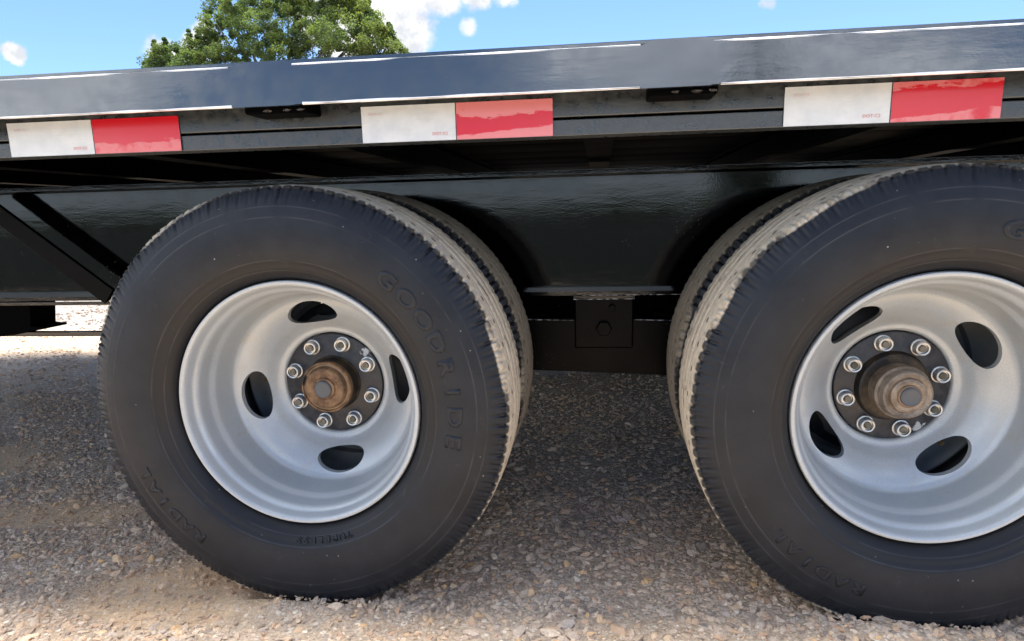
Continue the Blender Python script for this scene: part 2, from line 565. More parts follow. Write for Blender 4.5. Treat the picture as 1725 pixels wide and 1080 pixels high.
def _ground(g, P):
    n = g.noise(g.pos, 3.5, 6, .6)
    f = g.noise(g.pos, 120, 5, .7)
    vc = g.sep(g.voro(g.pos, 170, 'Color'))[0]
    vd = g.voro(g.pos, 170)
    vc2 = g.sep(g.voro(g.pos, 70, 'Color'))[1]
    vd2 = g.voro(g.pos, 70)
    c = g.mix(g.mapr(n, .35, .65), (.20, .155, .115), (.27, .235, .20))
    c = g.mix(g.mapr(f, .35, .7), c, (.34, .30, .255))
    grains = g.ramp(vc, [(0, (.12, .11, .105)), (.3, (.25, .22, .19)), (.55, (.33, .29, .25)), (.8, (.42, .40, .37)), (1, (.55, .52, .48))])
    sand = sandmask_nodes(g)
    c = g.mix(g.math('MULTIPLY', g.mapr(vd, .55, .25), .75), c, grains)
    st = g.ramp(vc2, [(0, (.16, .15, .15)), (.35, (.26, .235, .22)), (.6, (.36, .33, .30)), (.85, (.44, .42, .40)), (1, (.6, .57, .53))])
    c = g.mix(g.math('MULTIPLY', g.mapr(vd2, .5, .3), g.mapr(g.sep(g.voro(g.pos, 70, 'Color'))[2], .45, .5)), c, st)
    sc = g.mix(f, (.38, .27, .165), (.50, .385, .26))
    c = g.mix(g.math('MULTIPLY', sand, g.mapr(g.noise(g.pos, 55, 5, .7), .35, .62, .35, .85)), c, sc)
    c = g.mix(1., c, (1.72, 1.52, 1.28), 'MULTIPLY')
    far = g.mapr(g.sep(g.pos)[1], 2.6, 3.6)
    c = g.mix(g.math('MULTIPLY', far, .9), c, (.19, .175, .16))  # far ground colour darkened to hold back its sunlit brightness
    vd = g.math('MULTIPLY', vd, g.math('SUBTRACT', 1., g.math('MULTIPLY', sand, .75)))
    h = g.math('ADD', g.math('MULTIPLY', vd, -.5), g.math('ADD', f, g.math('MULTIPLY', g.math('MULTIPLY', vd2, -.8), g.math('SUBTRACT', 1., sand))))
    # dark grass beyond the yard, behind the photographer
    py = g.math('ADD', g.sep(g.pos)[1], g.math('MULTIPLY', g.math('SUBTRACT', g.noise(g.pos, .8, 5, .65), .5), 3.))
    grass = g.mix(g.noise(g.pos, 6, 6, .7), (.009, .012, .010), (.022, .027, .020))
    c = g.mix(g.mapr(py, -3.4, -4.4), c, grass)
    P(color=c, rough=.92, spec=.3, normal=g.bump(h, .8, .006))


M_GROUND = mat('gravel_ground', _ground)


def _stone(g, P):
    oi = g.n('ShaderNodeObjectInfo')
    rnd = oi.outputs['Random']
    c = g.ramp(rnd, [(0, (.16, .15, .145)), (.12, (.26, .235, .215)), (.28, (.34, .305, .265)), (.42, (.29, .28, .28)), (.52, (.40, .345, .285)), (.62, (.37, .27, .205)),
                     (.70, (.35, .33, .32)), (.80, (.42, .38, .33)), (.90, (.47, .44, .40)), (.96, (.46, .34, .20)), (1, (.54, .52, .49))])
    n = g.noise(g.obj, 3.5, 5, .65)
    c = g.mix(.55, c, g.mix(1., c, g.mix(g.mapr(n, .3, .7), (.62, .60, .58), (1.25, 1.22, 1.2)), 'MULTIPLY'))
    dustn = g.noise(g.pos, 5, 4)
    c = g.mix(g.math('MULTIPLY', g.mapr(dustn, .40, .65), .28), c, (.34, .27, .195))
    c = g.mix(g.math('MULTIPLY', sandmask_nodes(g), .5), c, (.40, .29, .19))
    c = g.mix(1., c, (1.82, 1.55, 1.27), 'MULTIPLY')
    c = g.mix(g.mapr(g.sep(g.pos)[1], 2.6, 3.6), c, g.mix(1., c, (.42, .42, .42), 'MULTIPLY'))  # far stones darkened in colour as well, against the sunlit glare
    P(color=c, rough=.82, spec=.35, normal=g.bump(n, .4, .08))


M_STONE = mat('gravel_stone', _stone)


def _leaf(g, P):
    a = g.n('ShaderNodeAttribute', attribute_name='tone')
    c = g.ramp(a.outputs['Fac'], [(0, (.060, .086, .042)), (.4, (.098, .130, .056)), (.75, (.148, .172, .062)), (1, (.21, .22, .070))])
    P(color=c, rough=.65, spec=.2)
    tr = g.n('ShaderNodeBsdfTranslucent')
    g.lk(g.mix(1., c, (1.3, 1.5, .6), 'MULTIPLY'), tr.inputs[0])
    ms = g.n('ShaderNodeMixShader')
    ms.inputs[0].default_value = .45
    out = [k for k in g.nt.nodes if k.type == 'OUTPUT_MATERIAL'][0]
    g.lk(g.p.outputs[0], ms.inputs[1]); g.lk(tr.outputs[0], ms.inputs[2]); g.lk(ms.outputs[0], out.inputs[0])


M_LEAF = mat('leaf_green', _leaf)
M_BARK = mat('grey_bark', lambda g, P: P(color=g.mix(g.noise(g.vmath('MULTIPLY', g.pos, (1, 1, .2)), 14, 5, .7), (.06, .05, .04), (.20, .17, .14)), rough=.9,
             normal=g.bump(g.noise(g.vmath('MULTIPLY', g.pos, (1, 1, .15)), 14, 5, .7), .6, .03)))

# ------------------------------------------------------------------ ground
def build_ground():
    # fine near the camera, coarser outwards
    def axis(a, b, step, far):
        v = list(np.arange(a, b + 1e-6, step)); k = step
        lo, hi = [], []
        x = a; k = step
        while x > -far: k *= 1.22; x -= k; lo.append(x)
        x = b; k = step
        while x < far: k *= 1.22; x += k; hi.append(x)
        return np.array(lo[::-1] + v + hi)
    xs = axis(-2.2, 2.6, .022, 600); ys = axis(-1.0, 2.6, .022, 600)
    X, Y = np.meshgrid(xs, ys, indexing='ij')
    Z = height(X, Y)
    V = np.stack([X, Y, Z], -1)
    me = grid_mesh('ground', V, False, False, 0)
    o = link('ground', me, None, M_GROUND, kind='structure')
    # make sure normals point up
    if me.polygons[0].normal.z < 0:
        me.flip_normals()
    return o


_ph = rng.uniform(0, 6.28, (24, 2)); _fr = rng.normal(0, 1, (24, 2))


def height(X, Y):
    z = np.zeros_like(X, dtype=float)
    for i in range(24):
        sc = (1.2 if i < 6 else 6. if i < 14 else 16.)
        am = (.006 if i < 6 else .0022 if i < 14 else .0011)
        z = z + am * np.sin((_fr[i, 0] * X + _fr[i, 1] * Y) * sc + _ph[i, 0])
    fall = np.exp(-(np.hypot((X - .5) / 6, (Y - 1) / 6)) ** 2)
    z = z * fall - .004
    # the tyres have pushed the gravel up a little along their sides
    for ax in AX:
        for yc in (.089, .343):
            dx = np.abs(X - ax); dy = np.abs(Y - yc)
            ring = np.exp(-((dy - .12) / .035) ** 2) * np.exp(-(dx / .17) ** 4)
            z = z + .011 * ring
            z = np.where((dy < .1) & (dx < .12), np.minimum(z, -.004), z)
    return z


build_ground()


# ------------------------------------------------------------------ gravel, scattered as real stones
def build_gravel():
    P, S, = [], []

    def scatter(x0, x1, y0, y1, dens, smin, smax, pw=2.2):
        n = int((x1 - x0) * (y1 - y0) * dens)
        p = np.stack([rng.uniform(x0, x1, n), rng.uniform(y0, y1, n)], -1)
        s = smin + (smax - smin) * rng.random(n) ** pw
        k = np.ones(n, bool)
        for cx, cy, rx, ry in SAND:
            d = np.hypot((p[:, 0] - cx) / rx, (p[:, 1] - cy) / ry)
            k &= ~((d < 1.0) & (rng.random(n) < .86 - .35 * d))
        patch = np.sin(p[:, 0] * 7.1 + 1) * np.sin(p[:, 1] * 9.3 + p[:, 0] * 3) + .6 * np.sin(p[:, 0] * 17 + p[:, 1] * 13)
        k &= rng.random(n) < .72 + .28 * patch
        P.append(p[k]); S.append(s[k])
    scatter(-1.5, 2.2, -.45, .55, 19000, .0018, .0075, 2.3)
    scatter(-1.5, 2.2, -.45, .55, 900, .006, .0135, 2.0)
    scatter(-2.4, 2.2, .55, 1.5, 8000, .0025, .0085, 2.2)
    scatter(-2.4, 2.2, .55, 1.5, 320, .007, .014, 2.0)
    scatter(-4.2, 2.6, 1.5, 3.2, 2400, .003, .010, 2.0)
    scatter(-7.5, 2.6, 3.2, 6.5, 700, .004, .012, 2.0)
    scatter(-3.2, 4.2, -1.9, -.45, 1500, .004, .013, 2.)
    P = np.concatenate(P); S = np.concatenate(S)
    ok = np.ones(len(P), bool)
    for ax in AX:                                    # nothing inside the tyres
        for yc in (.089, .343):
            dx = np.abs(P[:, 0] - ax)
            zt = HUB - np.sqrt(np.maximum(.383 ** 2 - dx ** 2, 0))
            ok &= ~((np.abs(P[:, 1] - yc) < .10) & (dx < .37) & (zt < S * 1.1))
    P = P[ok]; S = S[ok]
    Z = height(P[:, 0], P[:, 1]) + S * rng.uniform(-.30, .22, len(S))
    me = bpy.data.meshes.new('gravel')
    me.vertices.add(len(P))
    me.vertices.foreach_set('co', np.concatenate([P, Z[:, None]], 1).astype(np.float32).ravel())
    a = me.attributes.new('size', 'FLOAT', 'POINT'); a.data.foreach_set('value', S.astype(np.float32))
    rot = np.stack([rng.normal(0, .35, len(P)), rng.normal(0, .35, len(P)), rng.uniform(0, 6.28, len(P))], -1)
    b = me.attributes.new('turn', 'FLOAT_VECTOR', 'POINT'); b.data.foreach_set('vector', rot.astype(np.float32).ravel())
    me.materials.append(M_STONE)
    o = link('gravel', me, None, None, 'loose grey, tan and white crushed gravel strewn over the yard under and in front of the trailer', 'gravel', kind='stuff')
    ng = bpy.data.node_groups.new('gravel_stones', 'GeometryNodeTree')
    ng.interface.new_socket('Geometry', in_out='INPUT', socket_type='NodeSocketGeometry')
    ng.interface.new_socket('Geometry', in_out='OUTPUT', socket_type='NodeSocketGeometry')
    N = ng.nodes; L = ng.links
    gi = N.new('NodeGroupInput'); go = N.new('NodeGroupOutput')
    join = N.new('GeometryNodeJoinGeometry')
    for k in range(7):
        ico = N.new('GeometryNodeMeshIcoSphere'); ico.inputs['Radius'].default_value = 1; ico.inputs['Subdivisions'].default_value = 2 if k < 5 else 3
        sp = N.new('GeometryNodeSetPosition')
        no = N.new('ShaderNodeTexNoise'); no.noise_dimensions = '4D'
        no.inputs['Scale'].default_value = .62; no.inputs['Detail'].default_value = 2; no.inputs['W'].default_value = k * 7.7
        sub = N.new('ShaderNodeVectorMath'); sub.operation = 'SUBTRACT'; sub.inputs[1].default_value = (.5, .5, .5)
        scl = N.new('ShaderNodeVectorMath'); scl.operation = 'SCALE'; scl.inputs['Scale'].default_value = 2.6
        L.new(no.outputs['Color'], sub.inputs[0]); L.new(sub.outputs[0], scl.inputs[0]); L.new(scl.outputs[0], sp.inputs['Offset'])
        L.new(ico.outputs[0], sp.inputs['Geometry'])
        tf = N.new('GeometryNodeTransform'); tf.inputs['Scale'].default_value = (1.15, random.uniform(.7, .95), random.uniform(.5, .72))
        L.new(sp.outputs[0], tf.inputs['Geometry'])
        sm = N.new('GeometryNodeSetMaterial'); sm.inputs['Material'].default_value = M_STONE
        L.new(tf.outputs[0], sm.inputs[0])
        fs = N.new('GeometryNodeSetShadeSmooth'); fs.inputs['Shade Smooth'].default_value = False
        L.new(sm.outputs[0], fs.inputs[0])
        ti = N.new('GeometryNodeGeometryToInstance'); L.new(fs.outputs[0], ti.inputs[0])
        L.new(ti.outputs[0], join.inputs[0])
    iop = N.new('GeometryNodeInstanceOnPoints'); iop.inputs['Pick Instance'].default_value = True
    L.new(gi.outputs[0], iop.inputs['Points']); L.new(join.outputs[0], iop.inputs['Instance'])
    na = N.new('GeometryNodeInputNamedAttribute'); na.data_type = 'FLOAT'; na.inputs[0].default_value = 'size'
    nb = N.new('GeometryNodeInputNamedAttribute'); nb.data_type = 'FLOAT_VECTOR'; nb.inputs[0].default_value = 'turn'
    L.new(na.outputs[0], iop.inputs['Scale'])
    e2r = N.new('FunctionNodeEulerToRotation'); L.new(nb.outputs[0], e2r.inputs[0]); L.new(e2r.outputs[0], iop.inputs['Rotation'])
    L.new(iop.outputs[0], go.inputs[0])
    md = o.modifiers.new('stones', 'NODES'); md.node_group = ng
    return o


build_gravel()

# ------------------------------------------------------------------ the trailer
T = bpy.data.objects.new('flatbed_trailer', None)
C.objects.link(T)
tag(T, 'black steel flatbed trailer on dual tandem wheels parked on the gravel yard', 'trailer')
X0, X1 = -2.9, 2.75
YF = 2.455                       # far side face of the side channel

# side channels (upper web and lower angle with a narrow open joint)
for side in (0, 1):
    ya, yb = (0., .045) if side == 0 else (YF - .045, YF)
    box('side_channel', X0, X1, ya, yb, .8463, .935, M_CHAN, T, .0015)
    box('side_angle', X0, X1, ya + (.001 if side == 0 else 0), yb - (.001 if side else 0), .8185, .8428, M_CHAN, T, .0012)
    box('joint_backing', X0, X1, ya + .012, yb - .012, .8420, .8470, M_UNDER, T)

for ya, yb in ((-.0632, -.0008), (YF + .0008, YF + .0632)):
    box('deck_edge_angle', X0, X1, ya, yb, .9312, .9372, M_RAIL, T, .001)

# rub rail in lengths between stake pockets every two feet, both sides
poc = [(-.022 + .6125 * k, .077 + .6105 * k) for k in range(-7, 6)]
poc = [p for p in poc if p[0] > X0 + .05 and p[1] < X1 - .05]
RZ0, RZ1 = .8715, .9285


def rail_piece(x0, x1, side):
    ya, yb = (-.076, -.064) if side == 0 else (YF + .064, YF + .076)
    o = box('rub_rail', x0, x1, ya, yb, RZ0, RZ1, M_RAIL, T, 0)
    sgn = 1 if side == 0 else -1
    yo = ya if side == 0 else yb
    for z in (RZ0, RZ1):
        # pale bead along the arris, its colour standing in for the edge highlight
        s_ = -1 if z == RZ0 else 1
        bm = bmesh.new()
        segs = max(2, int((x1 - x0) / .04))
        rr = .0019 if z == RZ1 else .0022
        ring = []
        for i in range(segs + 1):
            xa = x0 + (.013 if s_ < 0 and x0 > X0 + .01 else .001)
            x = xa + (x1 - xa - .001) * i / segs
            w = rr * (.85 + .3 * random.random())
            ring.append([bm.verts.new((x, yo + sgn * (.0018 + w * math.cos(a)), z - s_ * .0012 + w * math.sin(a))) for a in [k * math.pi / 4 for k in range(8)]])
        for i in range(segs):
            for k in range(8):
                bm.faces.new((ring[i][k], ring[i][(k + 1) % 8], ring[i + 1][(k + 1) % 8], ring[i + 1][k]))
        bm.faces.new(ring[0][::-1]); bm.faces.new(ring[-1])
        link('edge_highlight', bm_mesh('edge_highlight', bm, 60), o, M_EDGE)
    return o


for side in (0, 1):
    xs = X0
    for a, b in poc:
        rail_piece(xs, a, side)
        xs = b
        # pocket cover plate flush with the rail, slightly higher
        ya, yb = (-.07602, -.064) if side == 0 else (YF + .064, YF + .07602)
        bm = bmesh.new()
        y0, y1 = ya, yb
        pts = [(a, RZ0 - .001), (b, RZ0 - .001), (b, RZ1 + .0012), (b - .012, RZ1 + .0058), (a + .022, RZ1 + .0058), (a + .008, RZ1 + .0012), (a, RZ1 - .001)]
        pl = poly_prism('pocket_plate', pts, y0, y1, M_RAIL, T, 0)
        # stake pocket tube behind it
        yi, yo = (-.0635, -.0005) if side == 0 else (YF + .0005, YF + .0635)
        sp = box('stake_pocket', a + .012, b + .012, yi, yo, .862, .931, M_UNDER, T, .003)
        for bx in (a + .05, b - .018, b + .004):
            bm = bmesh.new()
            r = bmesh.ops.create_icosphere(bm, subdivisions=2, radius=.004)
            for v in r['verts']:
                v.co = Vector((v.co.x * random.uniform(1, 2.2) + bx, v.co.y + (yi if side == 0 else yo), v.co.z * .8 + .866))
            link('weld_bead', bm_mesh('weld_bead', bm, 0), sp, M_FRAME)
    rail_piece(xs, X1, side)

# reflective tape, alternating white and red
TP = [(-.474, -.3155, -.158), (.1545, .3085, .4615), (.804, .954, 1.104)]
TZ0, TZ1 = .8192, .8745


def text_mesh(name, s, size, align='CENTER', bold=0.):
    cu = bpy.data.curves.new(name, 'FONT')
    cu.body = s; cu.size = size; cu.align_x = align; cu.extrude = 0
    cu.resolution_u = 3
    cu.offset = bold
    ob = bpy.data.objects.new(name, cu)
    me = bpy.data.meshes.new_from_object(ob)
    bpy.data.objects.remove(ob)
    return me


for i, (a, b, c) in enumerate(TP):
    tape = box('reflective_tape', a, c, -.0012, -.0003, TZ0 - .0004, TZ1 + .0004, M_CHAN, T, label='white and red reflective tape strip ' + ['furthest left', 'in the middle', 'furthest right'][i])
    segx = 24

    def panel(nm, x0, x1, mt):
        V = np.zeros((segx + 1, 9, 3))
        for u in range(segx + 1):
            for v in range(9):
                z = TZ0 + (TZ1 - TZ0) * v / 8
                V[u, v] = (x0 + (x1 - x0) * u / segx, -.0016 + .0005 * math.exp(-((z - .8445) / .003) ** 2), z)
        me = grid_mesh(nm, V, False, False, 0)
        bm = bmesh.new(); bm.from_mesh(me)
        bmesh.ops.recalc_face_normals(bm, faces=bm.faces)
        if sum(f.normal.y for f in bm.faces) > 0: bmesh.ops.reverse_faces(bm, faces=bm.faces)
        bm.to_mesh(me); bm.free()
        me.polygons.foreach_set('use_smooth', np.ones(len(me.polygons), bool))
        return link(nm, me, tape, mt)
    panel('white_panel', a + .0005, b - .0009, M_WTAPE)
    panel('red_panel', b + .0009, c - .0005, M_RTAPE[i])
    for nm, px, pz, sz, mt in (('printing', b - .026, TZ0 + .008, .0062, M_PRINT), ('printing', a + .024, TZ1 - .014, .0055, M_PRINT2)):
        tm = text_mesh('printing', 'DOT-C2', sz)
        for v in tm.vertices:
            v.co = (px + v.co.x * 1.1, -.0024, pz + v.co.y)
        link(nm, tm, tape, mt)

for xa, xb in ((X0 - .045, X0 - .0005), (X1 + .0005, X1 + .045)):
    box('end_channel', xa, xb, -.076, YF + .076, .8185, .9372, M_CHAN, T, .0015)

# crossmembers (light channels) and deck planks
cm_me = None
for k in range(14):
    x = -2.72 + .4064 * k
    pts = []
    if cm_me is None:
        bm = bmesh.new()
        for (a, b, c, d) in ((-.025, .025, .868, .874), (-.003, .003, .826, .868), (-.025, .025, .820, .826)):
            box_bm(bm, a, b, .046, YF - .046, c, d)
        cm_me = bm_mesh('crossmember', bm, 0); cm_me.materials.append(M_UNDER)
    o = link('crossmember', cm_me, T); o.location.x = x
pk = None
for k in range(11):
    if pk is None:
        bm = bmesh.new(); box_bm(bm, X0 + .01, X1 - .01, 0, .2135, .8745, .925, .003); pk = bm_mesh('deck_plank', bm, 30); pk.materials.append(M_WOOD)
    o = link('deck_plank', pk, T); o.location.y = .048 + .2144 * k; o.location.z = random.uniform(-.001, .001)

# main I beams
BZ0, BZ1 = .508, .799
for yc in (.60, 1.855):
    hw = .075
    pts = [(yc - hw, BZ0), (yc + hw, BZ0), (yc + hw, BZ0 + .010), (yc + .004, BZ0 + .013), (yc + .004, BZ1 - .013), (yc + hw, BZ1 - .010), (yc + hw, BZ1), (yc - hw, BZ1),
           (yc - hw, BZ1 - .010), (yc - .004, BZ1 - .013), (yc - .004, BZ0 + .013), (yc - hw, BZ0 + .010)]
    section_bar('main_beam', pts, X0, X1, M_FRAME, T, .0012)


# diagonal braces from the beam foot out to the side channel
def strut(name, p, q, w, h, mt, parent, bev=.002):
    p = Vector(p); q = Vector(q); d = (q - p); L = d.length
    bm = bmesh.new(); box_bm(bm, 0, L, -w / 2, w / 2, -h / 2, h / 2, bev)
    R = d.to_track_quat('X', 'Z').to_matrix().to_4x4()
    bmesh.ops.transform(bm, matrix=Matrix.Translation(p) @ R, verts=bm.verts)
    return link(name, bm_mesh(name, bm), parent, mt)


pa = at(-60, 318, .50); pb = at(186, 500, .515)
pa = at(-60, 318, .515)
strut('diagonal_brace', (pb[0], .515, pb[2]), (pa[0], .515, pa[2]), .012, .046, M_MID, T)
# angled gusset plate between beam and cross pipe, seen at the lower left
gz = .512


# suspension: hangers, springs, equalizer, for both sides
def edge_highlight(parent, p, q, rad=.0013):
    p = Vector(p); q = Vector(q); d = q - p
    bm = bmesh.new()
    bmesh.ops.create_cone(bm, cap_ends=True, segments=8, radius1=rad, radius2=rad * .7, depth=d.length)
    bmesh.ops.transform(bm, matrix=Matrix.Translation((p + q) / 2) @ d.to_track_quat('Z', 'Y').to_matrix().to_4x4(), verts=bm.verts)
    link('edge_highlight', bm_mesh('edge_highlight', bm, 60), parent, M_GLINT)


M_GLINT = mat('suspension_edge_highlight', lambda g, P: P(color=g.mix(g.mapr(g.noise(g.pos, 90, 4), .42, .58), (.02, .02, .022), (.55, .55, .54)), rough=.35, metal=.4))  # pale strips painted as glints on suspension and flange edges


def suspension(yc, sg):
    f = lambda x: x
    # centre hanger box
    e0 = at(968, 495, .555); e1 = at(1066, 592, .555)
    hb = box('spring_hanger', e0[0], e1[0], yc - .045, yc + .045, .375, BZ0 - .001, M_MID, T, .003)
    ys = yc - .0475 if sg > 0 else yc + .0475
    for px, pz, r in (((e0[0] + e1[0]) / 2, .425, .019), ((e0[0] + e1[0]) / 2 + .02, .475, .008)):
        me = lathe('pivot_bolt', [(ys - .012 * sg, 0), (ys - .012 * sg, r * .9), (ys - .010 * sg, r), (ys + .001 * sg, r), (ys + .001 * sg, 0)], 6 if r > .01 else 12, False)
        o = link('pivot_bolt', me, hb, M_MID); o.location = (px, 0, pz)
    yf = yc - .056 * sg
    edge_highlight(hb, (e0[0] - .003, yf, BZ0 - .011), (e1[0] + .003, yf, BZ0 - .011))
    edge_highlight(hb, (e0[0] + .02, yc - .076 * sg, BZ0 + .001), (e1[0] + .25, yc - .076 * sg, BZ0 + .001), .0010)
    box('hanger_cap', e0[0] - .004, e1[0] + .004, yc - .055, yc + .055, BZ0 - .012, BZ0 - .002, M_FRAME, hb, .002)
    # equalizer: deep tapered plate swinging between the axles
    y0, y1 = yc - .030, yc + .030
    c0 = at(890, 534, y0); c1 = at(1140, 541, y0); b0 = at(905, 623, y0); b1 = at(1125, 632, y0)
    pts = [(c0[0] - .11, c0[2] - .002), (c1[0] + .11, c1[2]), (c1[0] + .12, b1[2] + .02), (b1[0] + .04, b1[2] - .002), (b0[0] - .04, b0[2]), (c0[0] - .12, b0[2] + .03)]
    eq = poly_prism('equalizer', pts, y0, y1, M_MID, T, .003)
    ye = y0 - .0006 if sg > 0 else y1 + .0006
    edge_highlight(eq, (pts[0][0] + .02, ye, pts[0][1] - .002), (e0[0] - .004, ye, (c0[2] + c1[2]) / 2 - .003))
    edge_highlight(eq, (e1[0] + .004, ye, (c0[2] + c1[2]) / 2 - .002), (pts[1][0] - .02, ye, pts[1][1] - .001))
    # leaf springs
    for ax, sx in ((AX[0], -1), (AX[1], 1)):
        xo = ax + sx * .50; xi = ax - sx * .40
        sp = None
        for lf in range(4):
            hl = 1 - .2 * lf
            bm = bmesh.new(); ring = []
            n = 16
            for i in range(n + 1):
                t = -hl + 2 * hl * i / n
                x = ax + (xo - ax) * t if t > 0 else ax + (ax - xi) * t * (1 if sx > 0 else 1) * (1)
                x = ax + sx * (.50 * t if t > 0 else .40 * t)
                z = .452 - .055 * (1 - t * t) * .35 - .010 * lf
                ring.append([bm.verts.new((x, yc + a, z + b)) for a, b in ((-.03, 0), (.03, 0), (.03, .0085), (-.03, .0085))])
            for i in range(n):
                for k in range(4): bm.faces.new((ring[i][k], ring[i][(k + 1) % 4], ring[i + 1][(k + 1) % 4], ring[i + 1][k]))
            bm.faces.new(ring[0]); bm.faces.new(ring[-1][::-1])
            me = bm_mesh('spring_leaf', bm, 30)
            if sp is None: sp = link('leaf_spring', me, T, M_UNDER)
            else: link('spring_leaf', me, sp, M_UNDER)


suspension(.60, 1)
suspension(1.855, -1)
# front hanger with a foot, at the left edge of the picture, and the thin pull rod behind the wheel
for yc in (.60, 1.855):
    y0 = yc - .045
    a = at(52, 512, y0 if yc < 1 else .555); b = at(52, 562, y0 if yc < 1 else .555); c = at(72, 551, y0 if yc < 1 else .555)
    pts = [(a[0] - .22, BZ0 - .002), (a[0], BZ0 - .002), (b[0], c[2]), (c[0], c[2]), (c[0], c[2] - .006), (b[0] - .05, b[2] - .004), (a[0] - .18, b[2] - .012)]
    poly_prism('spring_hanger', pts, y0, y0 + .09, M_UNDER, T, .002)
pr = at(60, 562, .62)
strut('pull_rod', (pr[0] - 1.2, .62, pr[2] + .0), (-.42, .62, pr[2] + .0), .02, .0135, M_FRAME, T)
box('cross_tube', .10, .96, .68, .76, .36, .505, M_UNDER, T, .003)
# dropped weld tabs
box('bottom_flange_strip', X0, -.30, .512, .524, BZ0 - .010, BZ0 - .0015, M_FRAME, T, .001)

# axles
for ax in AX:
    o = link('axle', lathe('axle', [(.26, 0), (.26, .055), (.34, .0635), (YF - .34, .0635), (YF - .26, .055), (YF - .26, 0)], 40, False), T, M_UNDER)
    o.location = (ax, 0, HUB)
    for yd, s_ in ((.262, 1), (YF - .262, -1)):
        d = link('brake_drum', lathe('brake_drum', [(0, 0), (0, .10), (.006, .150), (.012, .158), (.095, .162), (.10, .158), (.104, 0)], 64, False), T, M_PLATE)
        d.location = (ax, yd if s_ > 0 else yd, HUB)
        if s_ < 0: d.rotation_euler = (0, 0, math.pi)


# ------------------------------------------------------------------ wheels
def resample(pts, n):
    p = np.array(pts, float)
    # Catmull-Rom through the points
    q = np.vstack([2 * p[0] - p[1], p, 2 * p[-1] - p[-2]])
    out = []
    for i in range(1, len(q) - 2):
        for t in np.linspace(0, 1, 12, endpoint=False):
            a, b, c, d = q[i - 1], q[i], q[i + 1], q[i + 2]
            out.append(.5 * ((2 * b) + (-a + c) * t + (2 * a - 5 * b + 4 * c - d) * t * t + (-a + 3 * b - 3 * c + d) * t ** 3))
    out.append(q[-2]); out = np.array(out)
    s = np.r_[0, np.cumsum(np.hypot(*np.diff(out, axis=0).T))]
    u = np.linspace(0, s[-1], n)
    return np.stack([np.interp(u, s, out[:, 0]), np.interp(u, s, out[:, 1])], -1)


SIDE = [(.0712, .2178), (.0745, .2230), (.0835, .2262), (.0930, .2310), (.1010, .2385), (.1090, .252), (.1150, .272), (.1175, .298), (.1160, .322), (.1115, .343), (.1050, .360), (.0985, .3715)]
TREAD = [(.0955, .3765), (.0900, .3800), (.0780, .3818), (.045, .3838), (0, .3846)]


def side_y(r):
    a = np.array(SIDE)
    rs = resample(SIDE, 200)
    return np.interp(r, rs[:, 1], rs[:, 0])


